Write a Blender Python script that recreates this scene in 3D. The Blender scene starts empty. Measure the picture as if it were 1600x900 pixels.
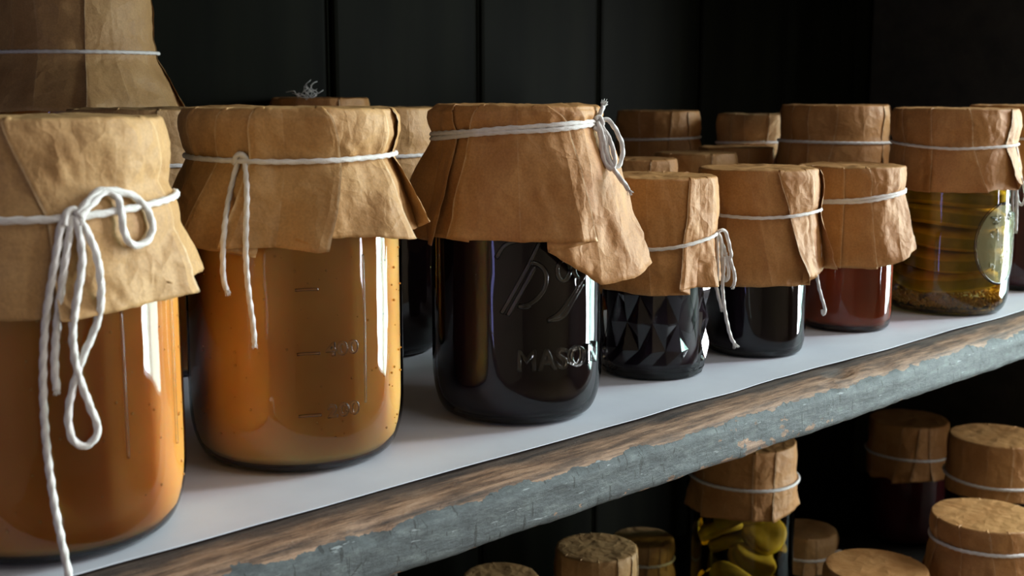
import bpy, bmesh, math, random
from mathutils import Vector, Matrix, noise
from mathutils.bvhtree import BVHTree

S = 0.01                       # everything below is written in centimetres
sc = bpy.context.scene
COL = sc.collection
rad = math.radians
# world axes: X runs along the shelf, Y runs into the shelf, Z is up; z = 0 is the shelf top

# ------------------------------------------------------------------ camera
cam_d = bpy.data.cameras.new('camera')
cam = bpy.data.objects.new('camera', cam_d)
COL.objects.link(cam)
cam_d.sensor_width = 36.0
cam_d.lens = 42.75
cam_d.clip_start = 0.01
PITCH, AZ = rad(8.973), rad(46.1)
fwd = Vector((math.cos(PITCH) * math.cos(AZ), math.cos(PITCH) * math.sin(AZ), -math.sin(PITCH)))
cam.location = (0, 0, 16 * S)
cam.rotation_euler = fwd.to_track_quat('-Z', 'Y').to_euler()
cam_d.dof.use_dof = True
cam_d.dof.focus_distance = 0.62
cam_d.dof.aperture_fstop = 18.0
sc.camera = cam

# ------------------------------------------------------------------ world, light, exposure
w = bpy.data.worlds.new('world')
sc.world = w
w.use_nodes = True
w.node_tree.nodes['Background'].inputs[0].default_value = (0.60, 0.72, 1.0, 1)
w.node_tree.nodes['Background'].inputs[1].default_value = 0.004
vs = sc.view_settings
vs.view_transform = 'Standard'
vs.look = 'None'
vs.gamma = 1.0
vs.use_curve_mapping = False
vs.exposure = 0.05


def area(name, loc, direction, sx, sy, power, col, spread=180):
    l = bpy.data.lights.new(name, 'AREA')
    l.shape = 'RECTANGLE'
    l.size, l.size_y = sx * S, sy * S
    l.energy = power
    l.color = col
    l.spread = rad(spread)
    o = bpy.data.objects.new(name, l)
    COL.objects.link(o)
    o.location = Vector(loc) * S
    o.rotation_euler = Vector(direction).to_track_quat('-Z', 'Y').to_euler()
    return o


ROOM = dict(x0=-190, x1=228, y0=-262, y1=90, z0=-95, z1=165)
# daylight in the room's window openings; the roof one is added fill
area('daylight_side_window_near', (236, -55, 50), (-1, 0, 0), 28, 196, 95.0, (0.90, 0.94, 1.0))
area('daylight_side_window_far', (236, -11, 50), (-1, 0, 0), 60, 196, 60.0, (0.62, 0.95, 0.88))
area('daylight_narrow_window', (236, -197, 32), (-1, 0, 0), 34, 150, 40.0, (0.95, 0.97, 1.0))
area('added_roof_fill', (95, -120, 171.5), (0, 0.0001, -1), 150, 90, 15.0, (1.0, 0.95, 0.90))  # added fill from above, not a known window
area('daylight_left_window', (-198, -115, 60), (1, 0, 0), 150, 140, 2.6, (0.85, 0.86, 1.0))
area('daylight_end_opening', (-198, -13, 15), (1, 0, 0), 16, 180, 4.0, (0.42, 0.42, 1.0))


# ------------------------------------------------------------------ materials
def new_mat(name):
    m = bpy.data.materials.new(name)
    m.use_nodes = True
    nt = m.node_tree
    nt.nodes.clear()
    out = nt.nodes.new('ShaderNodeOutputMaterial')
    return m, nt, out


def nd(nt, t, **kw):
    n = nt.nodes.new(t)
    for k, v in kw.items():
        if k.startswith('i_'):
            key = k[2:]
            key = int(key) if key.isdigit() else key.replace('_', ' ')
            n.inputs[key].default_value = v
        else:
            setattr(n, k, v)
    return n


def ramp(nt, stops, interp='LINEAR'):
    n = nt.nodes.new('ShaderNodeValToRGB')
    cr = n.color_ramp
    cr.interpolation = interp
    while len(cr.elements) < len(stops):
        cr.elements.new(0.5)
    for e, (p, c) in zip(cr.elements, stops):
        e.position = p
        e.color = c if len(c) == 4 else (*c, 1)
    return n


def coords(nt, scale=(1, 1, 1), loc=(0, 0, 0), kind='Object'):
    tc = nt.nodes.new('ShaderNodeTexCoord')
    mp = nt.nodes.new('ShaderNodeMapping')
    mp.inputs['Scale'].default_value = scale
    mp.inputs['Location'].default_value = loc
    nt.links.new(tc.outputs[kind], mp.inputs[0])
    return mp.outputs[0]


def mat_paper(name, c1, c2, seed=0.0):
    m, nt, out = new_mat(name)
    L = nt.links.new
    co = coords(nt, (1, 1, 1), (seed, seed, 0))
    n1 = nd(nt, 'ShaderNodeTexNoise', i_Scale=45.0, i_Detail=4.0)
    L(co, n1.inputs['Vector'])
    n2 = nd(nt, 'ShaderNodeTexNoise', i_Scale=900.0, i_Detail=2.0)
    L(co, n2.inputs['Vector'])
    r1 = ramp(nt, [(0.3, c1), (0.7, c2)])
    L(n1.outputs[0], r1.inputs[0])
    r2 = ramp(nt, [(0.3, (0.86, 0.86, 0.86)), (0.65, (1.04, 1.04, 1.04))])
    L(n2.outputs[0], r2.inputs[0])
    mx = nd(nt, 'ShaderNodeMix', data_type='RGBA', blend_type='MULTIPLY')
    mx.inputs[0].default_value = 1.0
    L(r1.outputs[0], mx.inputs[6])
    L(r2.outputs[0], mx.inputs[7])
    # crumples: ridged voronoi cells and fine fibre
    v = nd(nt, 'ShaderNodeTexVoronoi', feature='F1', distance='MANHATTAN', i_Scale=62.0, i_Randomness=1.0)
    nw = nd(nt, 'ShaderNodeTexNoise', i_Scale=60.0, i_Detail=2.0)
    L(co, nw.inputs['Vector'])
    mw = nd(nt, 'ShaderNodeMix', data_type='RGBA', blend_type='ADD')
    mw.inputs[0].default_value = 0.02
    L(co, mw.inputs[6])
    L(nw.outputs[1], mw.inputs[7])
    L(mw.outputs[2], v.inputs['Vector'])
    b1 = nd(nt, 'ShaderNodeBump', i_Strength=0.30, i_Distance=0.003)
    L(v.outputs['Distance'], b1.inputs['Height'])
    b2 = nd(nt, 'ShaderNodeBump', i_Strength=0.25, i_Distance=0.003)
    n3 = nd(nt, 'ShaderNodeTexNoise', i_Scale=110.0, i_Detail=5.0, i_Roughness=0.6)
    L(co, n3.inputs['Vector'])
    L(n3.outputs[0], b2.inputs['Height'])
    L(b1.outputs[0], b2.inputs['Normal'])
    p = nd(nt, 'ShaderNodeBsdfPrincipled', i_Roughness=0.58)
    p.inputs['Specular IOR Level'].default_value = 0.3
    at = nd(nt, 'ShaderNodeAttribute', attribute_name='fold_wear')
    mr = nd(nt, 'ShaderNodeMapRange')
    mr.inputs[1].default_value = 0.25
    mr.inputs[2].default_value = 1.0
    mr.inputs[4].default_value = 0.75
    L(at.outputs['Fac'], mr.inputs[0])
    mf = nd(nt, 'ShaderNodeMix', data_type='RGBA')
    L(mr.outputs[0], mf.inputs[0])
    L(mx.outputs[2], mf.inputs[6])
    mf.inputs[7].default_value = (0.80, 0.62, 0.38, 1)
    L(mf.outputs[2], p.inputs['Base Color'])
    L(b2.outputs[0], p.inputs['Normal'])
    t = nd(nt, 'ShaderNodeBsdfTranslucent')
    L(mx.outputs[2], t.inputs['Color'])
    ms = nd(nt, 'ShaderNodeMixShader')
    ms.inputs[0].default_value = 0.10
    L(p.outputs[0], ms.inputs[1])
    L(t.outputs[0], ms.inputs[2])
    L(ms.outputs[0], out.inputs[0])
    return m


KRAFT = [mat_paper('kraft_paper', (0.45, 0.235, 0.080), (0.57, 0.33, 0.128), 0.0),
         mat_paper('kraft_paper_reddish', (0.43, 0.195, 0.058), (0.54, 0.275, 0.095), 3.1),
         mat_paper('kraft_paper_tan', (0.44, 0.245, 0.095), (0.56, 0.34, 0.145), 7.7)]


def mat_glass(name, tint=(0.95, 0.97, 0.96), wob=0.25, rough=0.015):
    m, nt, out = new_mat(name)
    L = nt.links.new
    co = coords(nt, (60, 60, 22))
    n = nd(nt, 'ShaderNodeTexNoise', i_Scale=1.0, i_Detail=2.0)
    L(co, n.inputs['Vector'])
    b = nd(nt, 'ShaderNodeBump', i_Strength=wob, i_Distance=0.0012)
    L(n.outputs[0], b.inputs['Height'])
    fr = nd(nt, 'ShaderNodeFresnel', i_IOR=1.5)
    L(b.outputs[0], fr.inputs['Normal'])
    t = nd(nt, 'ShaderNodeBsdfTransparent', i_Color=(*tint, 1))
    g = nd(nt, 'ShaderNodeBsdfGlossy', i_Roughness=rough)
    L(b.outputs[0], g.inputs['Normal'])
    ms = nd(nt, 'ShaderNodeMixShader')
    L(fr.outputs[0], ms.inputs[0])
    L(t.outputs[0], ms.inputs[1])
    L(g.outputs[0], ms.inputs[2])
    L(ms.outputs[0], out.inputs[0])
    return m


GLASS = mat_glass('jar_glass')
CUTGLASS = mat_glass('cut_jar_glass', wob=0.04)
GLASS_BASE = mat_glass('thick_glass_base', (0.42, 0.46, 0.45))


def mat_jelly(name, c1, c2, radius, scale, sss=0.9, nscale=25.0):
    m, nt, out = new_mat(name)
    L = nt.links.new
    co = coords(nt)
    n = nd(nt, 'ShaderNodeTexNoise', i_Scale=nscale, i_Detail=3.0)
    L(co, n.inputs['Vector'])
    r = ramp(nt, [(0.35, c1), (0.7, c2)])
    L(n.outputs[0], r.inputs[0])
    p = nd(nt, 'ShaderNodeBsdfPrincipled', i_Roughness=0.5)
    p.inputs['Specular IOR Level'].default_value = 0.1
    p.inputs['Subsurface Weight'].default_value = sss
    p.inputs['Subsurface Radius'].default_value = radius
    p.inputs['Subsurface Scale'].default_value = scale
    L(r.outputs[0], p.inputs['Base Color'])
    L(p.outputs[0], out.inputs[0])
    return m


AMBER = mat_jelly('amber_jelly', (0.58, 0.235, 0.045), (0.68, 0.31, 0.072), (1.0, 0.5, 0.16), 0.022)
HONEY = mat_jelly('honey_jelly', (0.68, 0.35, 0.095), (0.78, 0.46, 0.145), (1.0, 0.55, 0.2), 0.022)
PLUM = mat_jelly('dark_plum_jelly', (0.010, 0.005, 0.010), (0.020, 0.008, 0.016), (1, .3, .3), 0.004, 0.2)
RED = mat_jelly('rust_red_jelly', (0.42, 0.085, 0.030), (0.50, 0.115, 0.042), (1.0, 0.35, 0.15), 0.008, 0.8)
WINE = mat_jelly('wine_red_jelly', (0.085, 0.012, 0.018), (0.12, 0.018, 0.022), (1.0, 0.3, 0.2), 0.005, 0.5)
PICKLE = mat_jelly('pickle_flesh', (0.60, 0.40, 0.05), (0.80, 0.58, 0.10), (1.0, 0.7, 0.2), 0.006, 0.5, 90)
CHUNK = mat_jelly('pickled_chunk_flesh', (0.26, 0.19, 0.045), (0.42, 0.31, 0.08), (1.0, 0.7, 0.2), 0.006, 0.5, 60)
RIND = mat_jelly('pickle_rind', (0.34, 0.27, 0.04), (0.50, 0.38, 0.06), (1.0, 0.7, 0.2), 0.003, 0.3, 90)
SEED = mat_jelly('mustard_seed_skin', (0.42, 0.25, 0.09), (0.62, 0.40, 0.16), (1, .6, .3), 0.001, 0.2, 400)


def mat_brine():
    m, nt, out = new_mat('olive_brine')
    L = nt.links.new
    t = nd(nt, 'ShaderNodeBsdfTransparent', i_Color=(0.88, 0.78, 0.44, 1))
    g = nd(nt, 'ShaderNodeBsdfGlossy', i_Roughness=0.05)
    fr = nd(nt, 'ShaderNodeFresnel', i_IOR=1.15)
    ms = nd(nt, 'ShaderNodeMixShader')
    L(fr.outputs[0], ms.inputs[0])
    L(t.outputs[0], ms.inputs[1])
    L(g.outputs[0], ms.inputs[2])
    L(ms.outputs[0], out.inputs[0])
    return m


BRINE = mat_brine()


def mat_simple(name, c1, c2, nscale=30.0, rough=0.7, spec=0.3, bump=0.0, bscale=400.0, stretch=(1, 1, 1)):
    m, nt, out = new_mat(name)
    L = nt.links.new
    co = coords(nt, stretch)
    n = nd(nt, 'ShaderNodeTexNoise', i_Scale=nscale, i_Detail=5.0, i_Roughness=0.6)
    L(co, n.inputs['Vector'])
    r = ramp(nt, [(0.3, c1), (0.7, c2)])
    L(n.outputs[0], r.inputs[0])
    p = nd(nt, 'ShaderNodeBsdfPrincipled', i_Roughness=rough)
    p.inputs['Specular IOR Level'].default_value = spec
    L(r.outputs[0], p.inputs['Base Color'])
    if bump:
        n2 = nd(nt, 'ShaderNodeTexNoise', i_Scale=bscale, i_Detail=4.0)
        L(co, n2.inputs['Vector'])
        b = nd(nt, 'ShaderNodeBump', i_Strength=bump, i_Distance=0.001)
        L(n2.outputs[0], b.inputs['Height'])
        L(b.outputs[0], p.inputs['Normal'])
    L(p.outputs[0], out.inputs[0])
    return m


TWINE = mat_simple('cotton_twine', (0.70, 0.67, 0.63), (0.84, 0.82, 0.79), 300, 0.85, 0.1, 0.5, 2500)
LINER = mat_simple('white_liner_paper', (0.56, 0.58, 0.65), (0.62, 0.645, 0.71), 18, 0.55, 0.3, 0.12, 60)
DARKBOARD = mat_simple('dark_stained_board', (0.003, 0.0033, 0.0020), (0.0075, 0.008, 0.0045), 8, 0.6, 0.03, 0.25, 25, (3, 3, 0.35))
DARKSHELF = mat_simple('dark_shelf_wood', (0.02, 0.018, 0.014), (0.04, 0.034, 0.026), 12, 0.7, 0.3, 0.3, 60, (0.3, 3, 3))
WALLM = mat_simple('warm_wall_boards', (0.25, 0.18, 0.12), (0.32, 0.24, 0.16), 6, 0.8, 0.2)
CEILM = mat_simple('dark_ceiling_boards', (0.12, 0.10, 0.08), (0.16, 0.13, 0.10), 6, 0.8, 0.2)
FLOORM = mat_simple('worn_floor_boards', (0.22, 0.15, 0.09), (0.30, 0.21, 0.13), 8, 0.6, 0.3, 0.2, 40, (0.3, 3, 3))
FRAMEM = mat_simple('painted_window_frame', (0.35, 0.37, 0.36), (0.42, 0.44, 0.42), 20, 0.5, 0.4)


def mat_shelf():
    """bare worn wood on top, chipped blue-grey paint on the front face"""
    m, nt, out = new_mat('chipped_painted_wood')
    L = nt.links.new
    tc = nt.nodes.new('ShaderNodeTexCoord')
    OB = tc.outputs['Object']

    def mp(scale):
        x = nt.nodes.new('ShaderNodeMapping')
        x.inputs['Scale'].default_value = scale
        L(OB, x.inputs[0])
        return x.outputs[0]

    def noi(scale, sc_=1.0, det=5.0, ro=0.6):
        x = nd(nt, 'ShaderNodeTexNoise', i_Scale=sc_, i_Detail=det, i_Roughness=ro)
        L(mp(scale), x.inputs['Vector'])
        return x.outputs[0]

    def math_(op, a, b=None, clamp=False):
        x = nt.nodes.new('ShaderNodeMath')
        x.operation = op
        x.use_clamp = clamp
        for i, v in enumerate((a, b)):
            if v is None:
                continue
            if isinstance(v, (int, float)):
                x.inputs[i].default_value = v
            else:
                L(v, x.inputs[i])
        return x.outputs[0]
    # wood
    grain = noi((26, 330, 330), 1.0, 8.0, 0.72)
    wood = ramp(nt, [(0.30, (0.030, 0.018, 0.013)), (0.44, (0.14, 0.08, 0.05)), (0.56, (0.32, 0.19, 0.115)), (0.72, (0.50, 0.33, 0.22))])
    L(grain, wood.inputs[0])
    # dirt near the liner: dark stain with a wandering edge
    sep = nt.nodes.new('ShaderNodeSeparateXYZ')
    L(OB, sep.inputs[0])
    nz1 = noi((22, 60, 60), 1.0, 4.0)
    ystain = math_('ADD', sep.outputs[1], math_('MULTIPLY', math_('SUBTRACT', nz1, 0.5), 0.022))
    stain = nd(nt, 'ShaderNodeMapRange')
    L(ystain, stain.inputs[0])
    stain.inputs[1].default_value = 0.0135
    stain.inputs[2].default_value = 0.0185
    woodst = nd(nt, 'ShaderNodeMix', data_type='RGBA')
    L(math_('MULTIPLY', stain.outputs[0], 0.85), woodst.inputs[0])
    L(wood.outputs[0], woodst.inputs[6])
    dark = ramp(nt, [(0.3, (0.018, 0.014, 0.013)), (0.7, (0.075, 0.058, 0.052))])
    L(grain, dark.inputs[0])
    L(dark.outputs[0], woodst.inputs[7])
    # paint
    pn = noi((60, 160, 200), 1.0, 8.0, 0.75)
    paint = ramp(nt, [(0.28, (0.030, 0.032, 0.034)), (0.5, (0.070, 0.079, 0.082)), (0.72, (0.15, 0.17, 0.166))])
    L(pn, paint.inputs[0])
    # fine dark cracks and pale scratches
    cr = nd(nt, 'ShaderNodeTexVoronoi', feature='DISTANCE_TO_EDGE', i_Scale=1.0)
    L(mp((210, 60, 75)), cr.inputs['Vector'])
    gate = noi((55, 55, 40), 1.0, 2.0)
    nick = math_('GREATER_THAN', noi((420, 200, 70), 1.0, 2.0, 0.5), 0.655)
    crack = math_('MAXIMUM', math_('MULTIPLY', math_('LESS_THAN', cr.outputs[0], 0.02), math_('GREATER_THAN', gate, 0.62)), nick)
    sc1 = noi((60, 200, 420), 1.0, 3.0, 0.7)
    scratch = math_('GREATER_THAN', sc1, 0.665)
    pc = nd(nt, 'ShaderNodeMix', data_type='RGBA')
    L(math_('MULTIPLY', crack, 0.8), pc.inputs[0])
    L(paint.outputs[0], pc.inputs[6])
    pc.inputs[7].default_value = (0.018, 0.017, 0.016, 1)
    pc2 = nd(nt, 'ShaderNodeMix', data_type='RGBA')
    L(math_('MULTIPLY', scratch, 0.5), pc2.inputs[0])
    L(pc.outputs[2], pc2.inputs[6])
    pc2.inputs[7].default_value = (0.42, 0.46, 0.47, 1)
    # where paint remains: low on the face, ragged upper edge, chips
    rag = noi((30, 30, 30), 1.0, 6.0, 0.65)
    edge = math_('ADD', sep.outputs[2], math_('MULTIPLY', math_('SUBTRACT', rag, 0.5), 0.013))
    on_face = math_('LESS_THAN', edge, -0.0058)
    chipn = noi((75, 75, 120), 1.0, 4.0, 0.6)
    # a worn cluster about 0.53 m along the board, low on the face
    dx = math_('ABSOLUTE', math_('SUBTRACT', sep.outputs[0], 0.525))
    clus = nd(nt, 'ShaderNodeMapRange')
    L(dx, clus.inputs[0])
    clus.inputs[1].default_value = 0.10
    clus.inputs[2].default_value = 0.0
    low = nd(nt, 'ShaderNodeMapRange')
    L(sep.outputs[2], low.inputs[0])
    low.inputs[1].default_value = -0.019
    low.inputs[2].default_value = -0.030
    thr = math_('SUBTRACT', 0.735, math_('ADD', math_('MULTIPLY', clus.outputs[0], 0.16), math_('MULTIPLY', low.outputs[0], 0.19)))
    chip = math_('GREATER_THAN', chipn, thr)
    mask = math_('MULTIPLY', on_face, math_('SUBTRACT', 1.0, chip))
    fin = nd(nt, 'ShaderNodeMix', data_type='RGBA')
    L(mask, fin.inputs[0])
    L(woodst.outputs[2], fin.inputs[6])
    L(pc2.outputs[2], fin.inputs[7])
    p = nd(nt, 'ShaderNodeBsdfPrincipled')
    L(fin.outputs[2], p.inputs['Base Color'])
    ro = nd(nt, 'ShaderNodeMapRange')
    L(mask, ro.inputs[0])
    ro.inputs[3].default_value = 0.62
    ro.inputs[4].default_value = 0.6
    p.inputs['Specular IOR Level'].default_value = 0.32
    L(ro.outputs[0], p.inputs['Roughness'])
    h1 = math_('MULTIPLY', mask, 0.5)
    h2 = math_('SUBTRACT', h1, math_('MULTIPLY', crack, 0.8))
    h3 = math_('ADD', h2, math_('MULTIPLY', noi((130, 200, 260), 1.0, 8.0, 0.75), 1.0))
    h4 = math_('ADD', h3, math_('MULTIPLY', grain, 0.6))
    b = nd(nt, 'ShaderNodeBump', i_Strength=0.8, i_Distance=0.0011)
    L(h4, b.inputs['Height'])
    L(b.outputs[0], p.inputs['Normal'])
    L(p.outputs[0], out.inputs[0])
    return m


SHELFM = mat_shelf()


# ------------------------------------------------------------------ mesh helpers
def link_mesh(name, verts, faces, mat, parent=None, smooth=True, loc=(0, 0, 0), sharp=None, solid=0.0):
    me = bpy.data.meshes.new(name)
    me.from_pydata([(v[0] * S, v[1] * S, v[2] * S) for v in verts], [], faces)
    me.materials.append(mat)
    me.polygons.foreach_set('use_smooth', [smooth] * len(me.polygons))
    if sharp:
        att = me.attributes.new('sharp_edge', 'BOOLEAN', 'EDGE')
        att.data.foreach_set('value', [tuple(sorted(e.vertices)) in sharp for e in me.edges])
    me.update()
    o = bpy.data.objects.new(name, me)
    COL.objects.link(o)
    o.location = Vector(loc) * S
    if parent:
        o.parent = parent
    if solid:
        md = o.modifiers.new('thickness', 'SOLIDIFY')
        md.thickness = solid * S
        md.offset = -1.0
    return o


def empty(name, loc, label, cat, group=None):
    o = bpy.data.objects.new(name, None)
    COL.objects.link(o)
    o.location = Vector(loc) * S
    o.empty_display_size = 0.02
    o['label'] = label
    o['category'] = cat
    if group:
        o['group'] = group
    return o


def tag(o, label=None, cat=None, group=None, kind=None):
    for k, v in (('label', label), ('category', cat), ('group', group), ('kind', kind)):
        if v:
            o[k] = v
    return o


def box_data(x0, x1, y0, y1, z0, z1, V, F):
    b = len(V)
    V += [(x0, y0, z0), (x1, y0, z0), (x1, y1, z0), (x0, y1, z0), (x0, y0, z1), (x1, y0, z1), (x1, y1, z1), (x0, y1, z1)]
    F += [tuple(b + i for i in f) for f in ((0, 3, 2, 1), (4, 5, 6, 7), (0, 1, 5, 4), (1, 2, 6, 5), (2, 3, 7, 6), (3, 0, 4, 7))]


def box(name, b, mat, parent=None, bevel=0.0):
    V, F = [], []
    box_data(*b, V, F)
    o = link_mesh(name, V, F, mat, parent, smooth=False)
    if bevel:
        md = o.modifiers.new('bevel', 'BEVEL')
        md.width = bevel * S
        md.segments = 2
    return o


def lathe(prof, n=64, cap_bottom=True, cap_top=False, warp=None):
    V, F = [], []
    for r, z in prof:
        for k in range(n):
            a = 2 * math.pi * k / n
            rr = r if warp is None else warp(r, z, a)
            V.append((rr * math.cos(a), rr * math.sin(a), z))
    for i in range(len(prof) - 1):
        for k in range(n):
            k2 = (k + 1) % n
            F.append((i * n + k, i * n + k2, (i + 1) * n + k2, (i + 1) * n + k))
    if cap_bottom:
        F.append(tuple(range(n - 1, -1, -1)))
    if cap_top:
        b = (len(prof) - 1) * n
        F.append(tuple(b + k for k in range(n)))
    return V, F


def catmull(pts, step):
    P = [Vector(p) for p in pts]
    if len(P) < 3:
        P = [P[0], P[0].lerp(P[-1], .33), P[0].lerp(P[-1], .66), P[-1]]
    P = [P[0] * 2 - P[1]] + P + [P[-1] * 2 - P[-2]]
    out = []
    for i in range(1, len(P) - 2):
        a, b, c, d = P[i - 1], P[i], P[i + 1], P[i + 2]
        n = max(2, int((c - b).length / step))
        for k in range(n):
            t = k / n
            out.append(0.5 * ((2 * b) + (c - a) * t + (2 * a - 5 * b + 4 * c - d) * t * t + (3 * b - a - 3 * c + d) * t ** 3))
    out.append(P[-2].copy())
    return out


def tube(pts, r, V, F, step=0.09, sides=9, lobes=3, depth=0.16, pitch=0.62, closed=False, taper=None):
    """twisted strand: a lobed section that turns along the path"""
    C = catmull(list(pts) + [pts[0]], step) if closed else catmull(pts, step)
    n = len(C)
    b0 = len(V)
    T0 = (C[1] - C[0]).normalized()
    up = Vector((0, 0, 1)) if abs(T0.z) < 0.9 else Vector((1, 0, 0))
    N = (up - T0 * up.dot(T0)).normalized()
    s = 0.0
    for i in range(n):
        T = (C[min(i + 1, n - 1)] - C[max(i - 1, 0)])
        if T.length < 1e-9:
            T = T0
        T = T.normalized()
        N = (N - T * N.dot(T))
        N = N.normalized() if N.length > 1e-6 else T.orthogonal().normalized()
        B = T.cross(N)
        if i:
            s += (C[i] - C[i - 1]).length
        rr0 = r * (taper(i / (n - 1)) if taper else 1)
        for k in range(sides):
            a = 2 * math.pi * k / sides
            rr = rr0 * (1 + depth * math.cos(lobes * a - 2 * math.pi * s / pitch))
            p = C[i] + N * (rr * math.cos(a)) + B * (rr * math.sin(a))
            V.append(tuple(p))
    for i in range(n - 1):
        for k in range(sides):
            k2 = (k + 1) % sides
            F.append((b0 + i * sides + k, b0 + i * sides + k2, b0 + (i + 1) * sides + k2, b0 + (i + 1) * sides + k))
    F.append(tuple(b0 + k for k in range(sides - 1, -1, -1)))
    F.append(tuple(b0 + (n - 1) * sides + k for k in range(sides)))
    return C


def fray(p, d, r, V, F, rng, n=9, ln=0.55):
    d = Vector(d).normalized()
    for k in range(n):
        o = Vector((rng.uniform(-1, 1), rng.uniform(-1, 1), rng.uniform(-1, 1))) * 0.55
        e = (d + o).normalized() * ln * rng.uniform(0.6, 1.1)
        q = Vector(p)
        tube([q - d * r, q + e * 0.5 + o * 0.04, q + e], r * 0.26, V, F, 0.2, 4, 1, 0, 1, taper=lambda t: 1 - 0.6 * t)


# ------------------------------------------------------------------ jar glass profiles (radius, height)
def prof_quart(R, H, rb, neck, corner=2.7, shoulder=2.0, rise=3.4):
    p = [(rb - 0.5, 0.06), (rb - 0.12, 0.0), (rb + 0.10, 0.10)]
    for i in range(1, 9):
        t = i / 8 * math.pi / 2
        p.append((rb + 0.10 + (R - rb - 0.10) * math.sin(t), 0.10 + (corner - 0.10) * (1 - math.cos(t))))
    zs = H - rise
    for i in range(1, 6):
        p.append((R, corner + (zs - corner) * i / 5))
    for i in range(1, 7):
        t = i / 6
        e = t * t * (3 - 2 * t)
        p.append((R + (neck - R) * e, zs + shoulder * t))
    p += [(neck, H - 0.9), (neck + 0.12, H - 0.85), (neck + 0.12, H - 0.25), (neck, H - 0.18)]
    return p


def prof_short(R, H, rb, neck, corner=1.0):
    p = [(rb - 0.4, 0.06), (rb - 0.12, 0.0), (rb + 0.06, 0.08)]
    for i in range(1, 7):
        t = i / 6 * math.pi / 2
        p.append((rb + 0.06 + (R - rb - 0.06) * math.sin(t), 0.08 + (corner - 0.08) * (1 - math.cos(t))))
    zs = H - 2.6
    for i in range(1, 6):
        p.append((R, corner + (zs - corner) * i / 5))
    p += [(R - 0.1, H - 2.2), (neck, H - 1.8), (neck, H - 0.2)]
    return p


def prof_radius(prof, z):
    best = prof[0][0]
    for (r0, z0), (r1, z1) in zip(prof, prof[1:]):
        if z0 <= z <= z1 and z1 > z0:
            return r0 + (r1 - r0) * (z - z0) / (z1 - z0)
        if z >= z1:
            best = r1
    return best


# ------------------------------------------------------------------ paper cap
def lerp(a, b, t):
    return a + (b - a) * t


PLEAT = 1.45


def expand(entries):
    """entries (kind, (phi_top, phi_string, phi_hem), offset, hem_z, flare, width, second hem_z)
    p: plain crease; L: pleat lip facing left; R: pleat lip facing right"""
    out = []
    for e in entries:
        kind, ph, off, z, fl = e[:5]
        off = off * PLEAT
        wd = e[5] if len(e) > 5 else 8
        z2 = e[6] if len(e) > 6 else z
        if len(ph) == 2:
            ph = (ph[0], ph[0], ph[1])
        q = lambda dp, o, zz, f: (ph[0] + dp * 0.8, ph[1] + dp * 0.8, ph[2] + dp, o, zz, f)
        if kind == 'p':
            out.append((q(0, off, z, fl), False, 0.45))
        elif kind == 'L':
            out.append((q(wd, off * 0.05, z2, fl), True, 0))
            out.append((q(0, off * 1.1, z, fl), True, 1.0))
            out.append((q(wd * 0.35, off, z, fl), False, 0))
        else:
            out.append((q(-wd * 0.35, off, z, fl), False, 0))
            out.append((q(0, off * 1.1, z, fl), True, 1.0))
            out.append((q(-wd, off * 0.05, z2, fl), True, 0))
    return out


def auto_entries(rng, p0, p1, zh, fl, amp=0.30, gap=26):
    ents = []
    p = p0
    while p < p1:
        k = rng.choice('pLRpL')
        sl = rng.uniform(-8, 8)
        ents.append((k, (p - sl * 0.5, p, p + sl), amp * rng.uniform(0.4, 1.1) * (1 if k != 'p' else rng.choice((-0.5, 0.8))),
                     zh + rng.uniform(-0.25, 0.25), fl * rng.uniform(0.7, 1.25), rng.uniform(5, 10)))
        p += gap * rng.uniform(0.75, 1.3)
    return ents


ROT = Matrix.Rotation(0.6, 3, 'X') @ Matrix.Rotation(0.9, 3, 'Z') @ Matrix.Rotation(0.4, 3, 'Y')


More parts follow.
